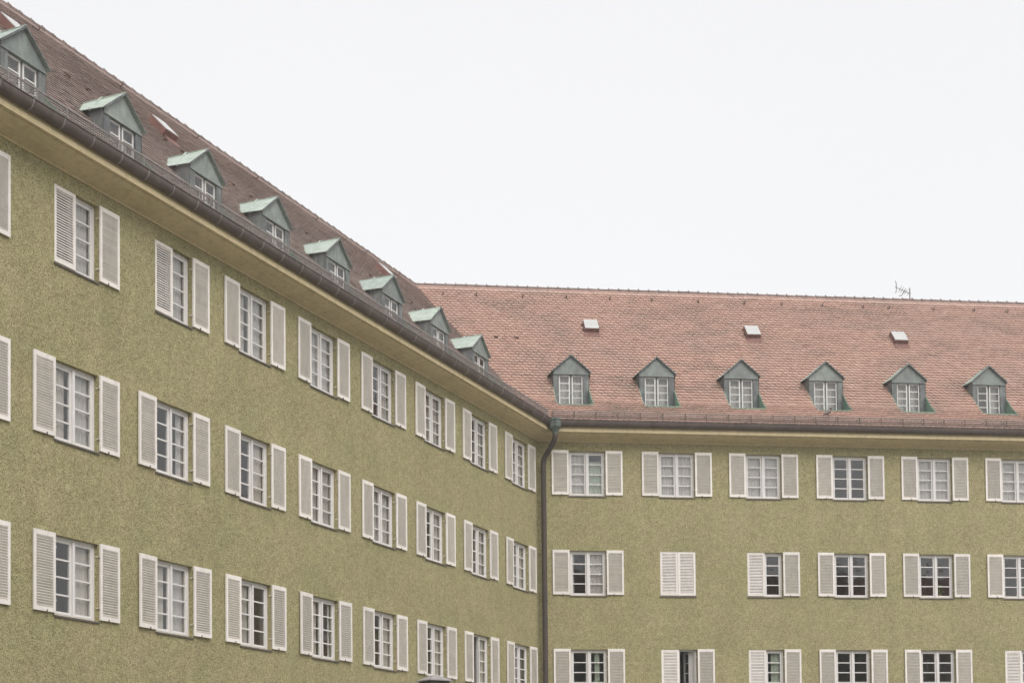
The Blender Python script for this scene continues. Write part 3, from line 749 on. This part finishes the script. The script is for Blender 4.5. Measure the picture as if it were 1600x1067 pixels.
# ------------------------------------------------------------------ aerial behind the right wing's ridge
at = empty('television_aerial', wpos(A_R, 14.82, RIDGE_Y + .16, RIDGE_Z - .3), math.pi / 2 - A_R)
tag(at, 'small grey yagi aerial on a short mast above the tiled ridge', 'aerial')
MB().tube([(0, 0, 0), (0, 0, .85)], .022, 8).build('mast', 'steel', at)
bm_ = MB().tube([(.02, -.03, .62), (-.64, -.20, .80)], .012, 6).build('boom', 'steel', at)
for i, t in enumerate((.12, .3, .42, .55, .68)):
    p = Vector((.02, -.03, .62)).lerp(Vector((-.64, -.2, .80)), t); h = .10 + .02 * i
    MB().tube([p + Vector((-.05, .03, -h * .6)), p + Vector((.05, -.03, h * .6))], .010, 5).build('element', 'steel', bm_)
arc_ = [(-.60 + .05 * math.cos(a) - .04, -.2, .80 + .23 * math.sin(a)) for a in [math.radians(-75 + 15 * k) for k in range(11)]]
MB().tube(arc_, .014, 6).build('reflector', 'steel', at)
MB().tube([(-.22, -.1, .72), (-.36, -.12, .52), (-.46, -.13, .50)], .016, 6).build('cable', 'steel', at)
MB().tube([(0, 0, .40), (-.30, -.06, .30)], .012, 6).build('stay', 'steel', at)

# ------------------------------------------------------------------ pigeon on the snow guard
pg = MB(); spine = [(-.19, .0, -.02), (-.13, 0, .03), (-.06, 0, .075), (.0, 0, .105), (.06, 0, .14), (.095, 0, .185), (.11, 0, .225), (.125, 0, .243), (.15, 0, .24), (.165, 0, .232)]
pg.tube(spine, [.012, .028, .055, .066, .058, .036, .032, .028, .010, .003], 12)
pgo = empty('pigeon', wpos(A_R, 9.21, -.47, 12.172 + H0), math.pi / 2 - A_R + .25)
tag(pgo, 'grey pigeon with a dark head perched on the snow guard below a dormer', 'bird')
pgb = MB().add([(x, y, z + .03) for x, y, z in pg.v], pg.f).build('body', 'pigeon', pgo, smooth=True)
for s in (-.022, .022): MB().tube([(.01, s, .07), (.015, s, .0)], .006, 5).bar((-.01, s, .004), (.045, s, .004), .012, .006).build('leg', 'vent', pgo)
pgh = MB().tube([(.09, 0, .22), (.105, 0, .255), (.122, 0, .272), (.148, 0, .268)], [.037, .036, .031, .012], 10).build('head', 'lamp_metal', pgo, smooth=True)

# ------------------------------------------------------------------ lantern in front of the left wing
lm = empty('street_lantern', (-1.062, 20.0, 0), math.radians(38))
tag(lm, 'square brown lantern under a flat grey hipped hood standing before the facade', 'lamp')
zt = 3.385
hd = MB(); w = .185
hd.add([(-w, -w, zt - .075), (w, -w, zt - .075), (w, w, zt - .075), (-w, w, zt - .075), (-.04, -.04, zt - .006), (.04, -.04, zt - .006), (.04, .04, zt - .006), (-.04, .04, zt - .006), (0, 0, zt + .004)],
       [(0, 1, 5, 4), (1, 2, 6, 5), (2, 3, 7, 6), (3, 0, 4, 7), (4, 5, 8), (5, 6, 8), (6, 7, 8), (7, 4, 8)])
hd.box(-w, w, -w, w, zt - .088, zt - .0751); hd.build('hood', 'lamp_hood', lm)
bd = MB(); w = .15; bd.box(-w, w, -w, w, zt - .20, zt - .0885)
for sx in (-1, 1):
    for sy in (-1, 1): bd.bar((sx * (w - .014), sy * (w - .014), zt - .20), (sx * .10, sy * .10, zt - .55), .026)
bd.box(-.115, .115, -.115, .115, zt - .58, zt - .545); bd.build('lantern_frame', 'lamp_metal', lm)
for k in range(4):
    a = k * math.pi / 2; c, s = math.cos(a), math.sin(a)
    pts = [(-.118, -.132, zt - .205), (.118, -.132, zt - .205), (.085, -.098, zt - .54), (-.085, -.098, zt - .54)]
    pp = [(x * c - y * s, x * s + y * c, z) for x, y, z in pts] + [(x * c - (y + .004) * s, x * s + (y + .004) * c, z) for x, y, z in pts]
    MB().add(pp, [(0, 1, 2, 3), (7, 6, 5, 4), (0, 4, 5, 1), (1, 5, 6, 2), (2, 6, 7, 3), (3, 7, 4, 0)]).build('pane', 'glass', lm)
MB().tube([(0, 0, 0), (0, 0, .25), (0, 0, .3), (0, 0, zt - .60), (0, 0, zt - .57)], [.09, .085, .05, .038, .06], 12).build('post', 'lamp_metal', lm)

# ------------------------------------------------------------------ plants on window sills inside
def plant(x, row, seed, label):
    r = random.Random(seed); zt_ = ROWS[row] - OP_B + .03
    e = empty('potted_plant', wpos(A_R, x, WALL + .20, zt_), math.pi / 2 - A_R); tag(e, label, 'plant')
    MB().tube([(0, 0, -.03), (0, 0, .10)], [.045, .06], 10).build('pot', 'pot', e)
    b = MB()
    for k in range(70):
        a = r.uniform(0, 6.28); q = r.uniform(.02, .15); z = r.uniform(.10, .42); p = Vector((q * math.cos(a), q * math.sin(a) * .35, z)); d = Vector((r.gauss(0, 1), r.gauss(0, 1) * .5, r.gauss(.3, 1))).normalized() * .06
        n = d.cross(Vector((r.gauss(0, 1), r.gauss(0, 1), r.gauss(0, 1)))).normalized() * .022
        b.quad(p - d, p + n, p + d, p - n)
    b.build('leaves', 'plant', e)
plant(12.923 + .18, 1, 3, 'leafy green plant inside the second floor window of the shuttered wing')
plant(1.524 + .32, 2, 5, 'bushy plant behind the window beside the downpipe')
plant(15.767 + .12, 1, 9, 'small leafy plant in the last second floor window along the wing')

# ------------------------------------------------------------------ what the panes mirror: the far side of the court
OP_T_ = -63.5
ob = empty('apartment_block', wpos(A_R, 4, OP_T_, 0), math.pi / 2 - A_R)
tag(ob, 'apartment block with a red roof across the court, seen mirrored in window panes', 'building')
MB().box(-34, 40, -12.4, 0, 0, 13.3).build('wall', 'plaster', ob)
rb = MB(); rb.add([(-34.5, .6, 13.25), (40.5, .6, 13.25), (40.5, -6.2, 19.9), (-34.5, -6.2, 19.9), (40.5, -13, 13.25), (-34.5, -13, 13.25)], [(0, 1, 2, 3), (3, 2, 4, 5), (1, 4, 2), (0, 3, 5), (0, 5, 4, 1)]); rb.build('roof', 'red_roof', ob)
wm = MB().box(-.6, .6, 0, .03, 0, 1.4).mesh('window', 'room'); sm_ = MB().box(-.27, .27, 0, .05, 0, 1.4).mesh('shutter', 'shutter')
for r in ROWS:
    for k in range(24):
        x = -33 + 3.05 * k
        obj('window', wm, ob, (x, .004, r - 1.4)); obj('shutter', sm_, ob, (x - .88, .002, r - 1.4)); obj('shutter', sm_, ob, (x + .88, .002, r - 1.4))
def tree(x, y, h, rad, seed, label):
    r = random.Random(seed); e = empty('deciduous_tree', wpos(A_R, x, y, 0)); tag(e, label, 'tree', 'trees across the court')
    tr = MB().tube([(0, 0, 0), (.1, .05, h * .25), (0, .1, h * .5), (.1, 0, h * .85)], [.35, .28, .2, .05], 9)
    tips = []
    for k in range(14):
        z = h * r.uniform(.28, .75); a = r.uniform(0, 6.28); L = rad * r.uniform(.6, 1.0) * (1.15 - abs(z / h - .5))
        p1 = (L * .5 * math.cos(a), L * .5 * math.sin(a), z + L * .25); p2 = (L * math.cos(a), L * math.sin(a), z + L * .45)
        tr.tube([(0, .05, z), p1, p2], [.10, .06, .02], 6); tips += [p1, p2]
    tips += [(0, 0, h * .8), (.3, .2, h * .9), (-.4, .3, h * .85)]
    tr.build('trunk', 'bark', e)
    b = MB()
    for k in range(5200):
        c = r.choice(tips); s = rad * .30
        p = Vector((c[0] + r.gauss(0, s), c[1] + r.gauss(0, s), c[2] + r.gauss(0, s * .8)))
        d = Vector((r.gauss(0, 1), r.gauss(0, 1), r.gauss(0, .7))).normalized() * .20; n = d.cross(Vector((r.gauss(0, 1), r.gauss(0, 1), r.gauss(0, 1)))).normalized() * .11
        b.quad(p - d, p + n, p + d, p - n)
    b.build('crown', 'leaf', e)
tree(13.0, -52, 22.5, 4.5, 1, 'tall round-crowned tree across the court, mirrored in the panes')
tree(19.5, -54, 19.0, 4.8, 2, 'broad shorter tree across the court, mirrored in the panes')
tree(26.5, -50, 18.5, 4.5, 3, 'slender tree at the end of the court row, mirrored in the panes')

# ------------------------------------------------------------------ thin mist over the court
hz = MB().box(-70, 90, -110, 130, -1.0, 27.0)
hm = bpy.data.materials.new('mist'); hm.use_nodes = True; nt = hm.node_tree; nt.nodes.clear()
ho_ = nt.nodes.new('ShaderNodeOutputMaterial'); pv = nt.nodes.new('ShaderNodeVolumePrincipled')
pv.inputs['Color'].default_value = (0.95, 0.95, 0.96, 1); pv.inputs['Density'].default_value = 0.0013; pv.inputs['Anisotropy'].default_value = 0.0
nt.links.new(pv.outputs[0], ho_.inputs['Volume']); MT['haze'] = hm
tag(hz.build('haze', 'haze'), kind='stuff')
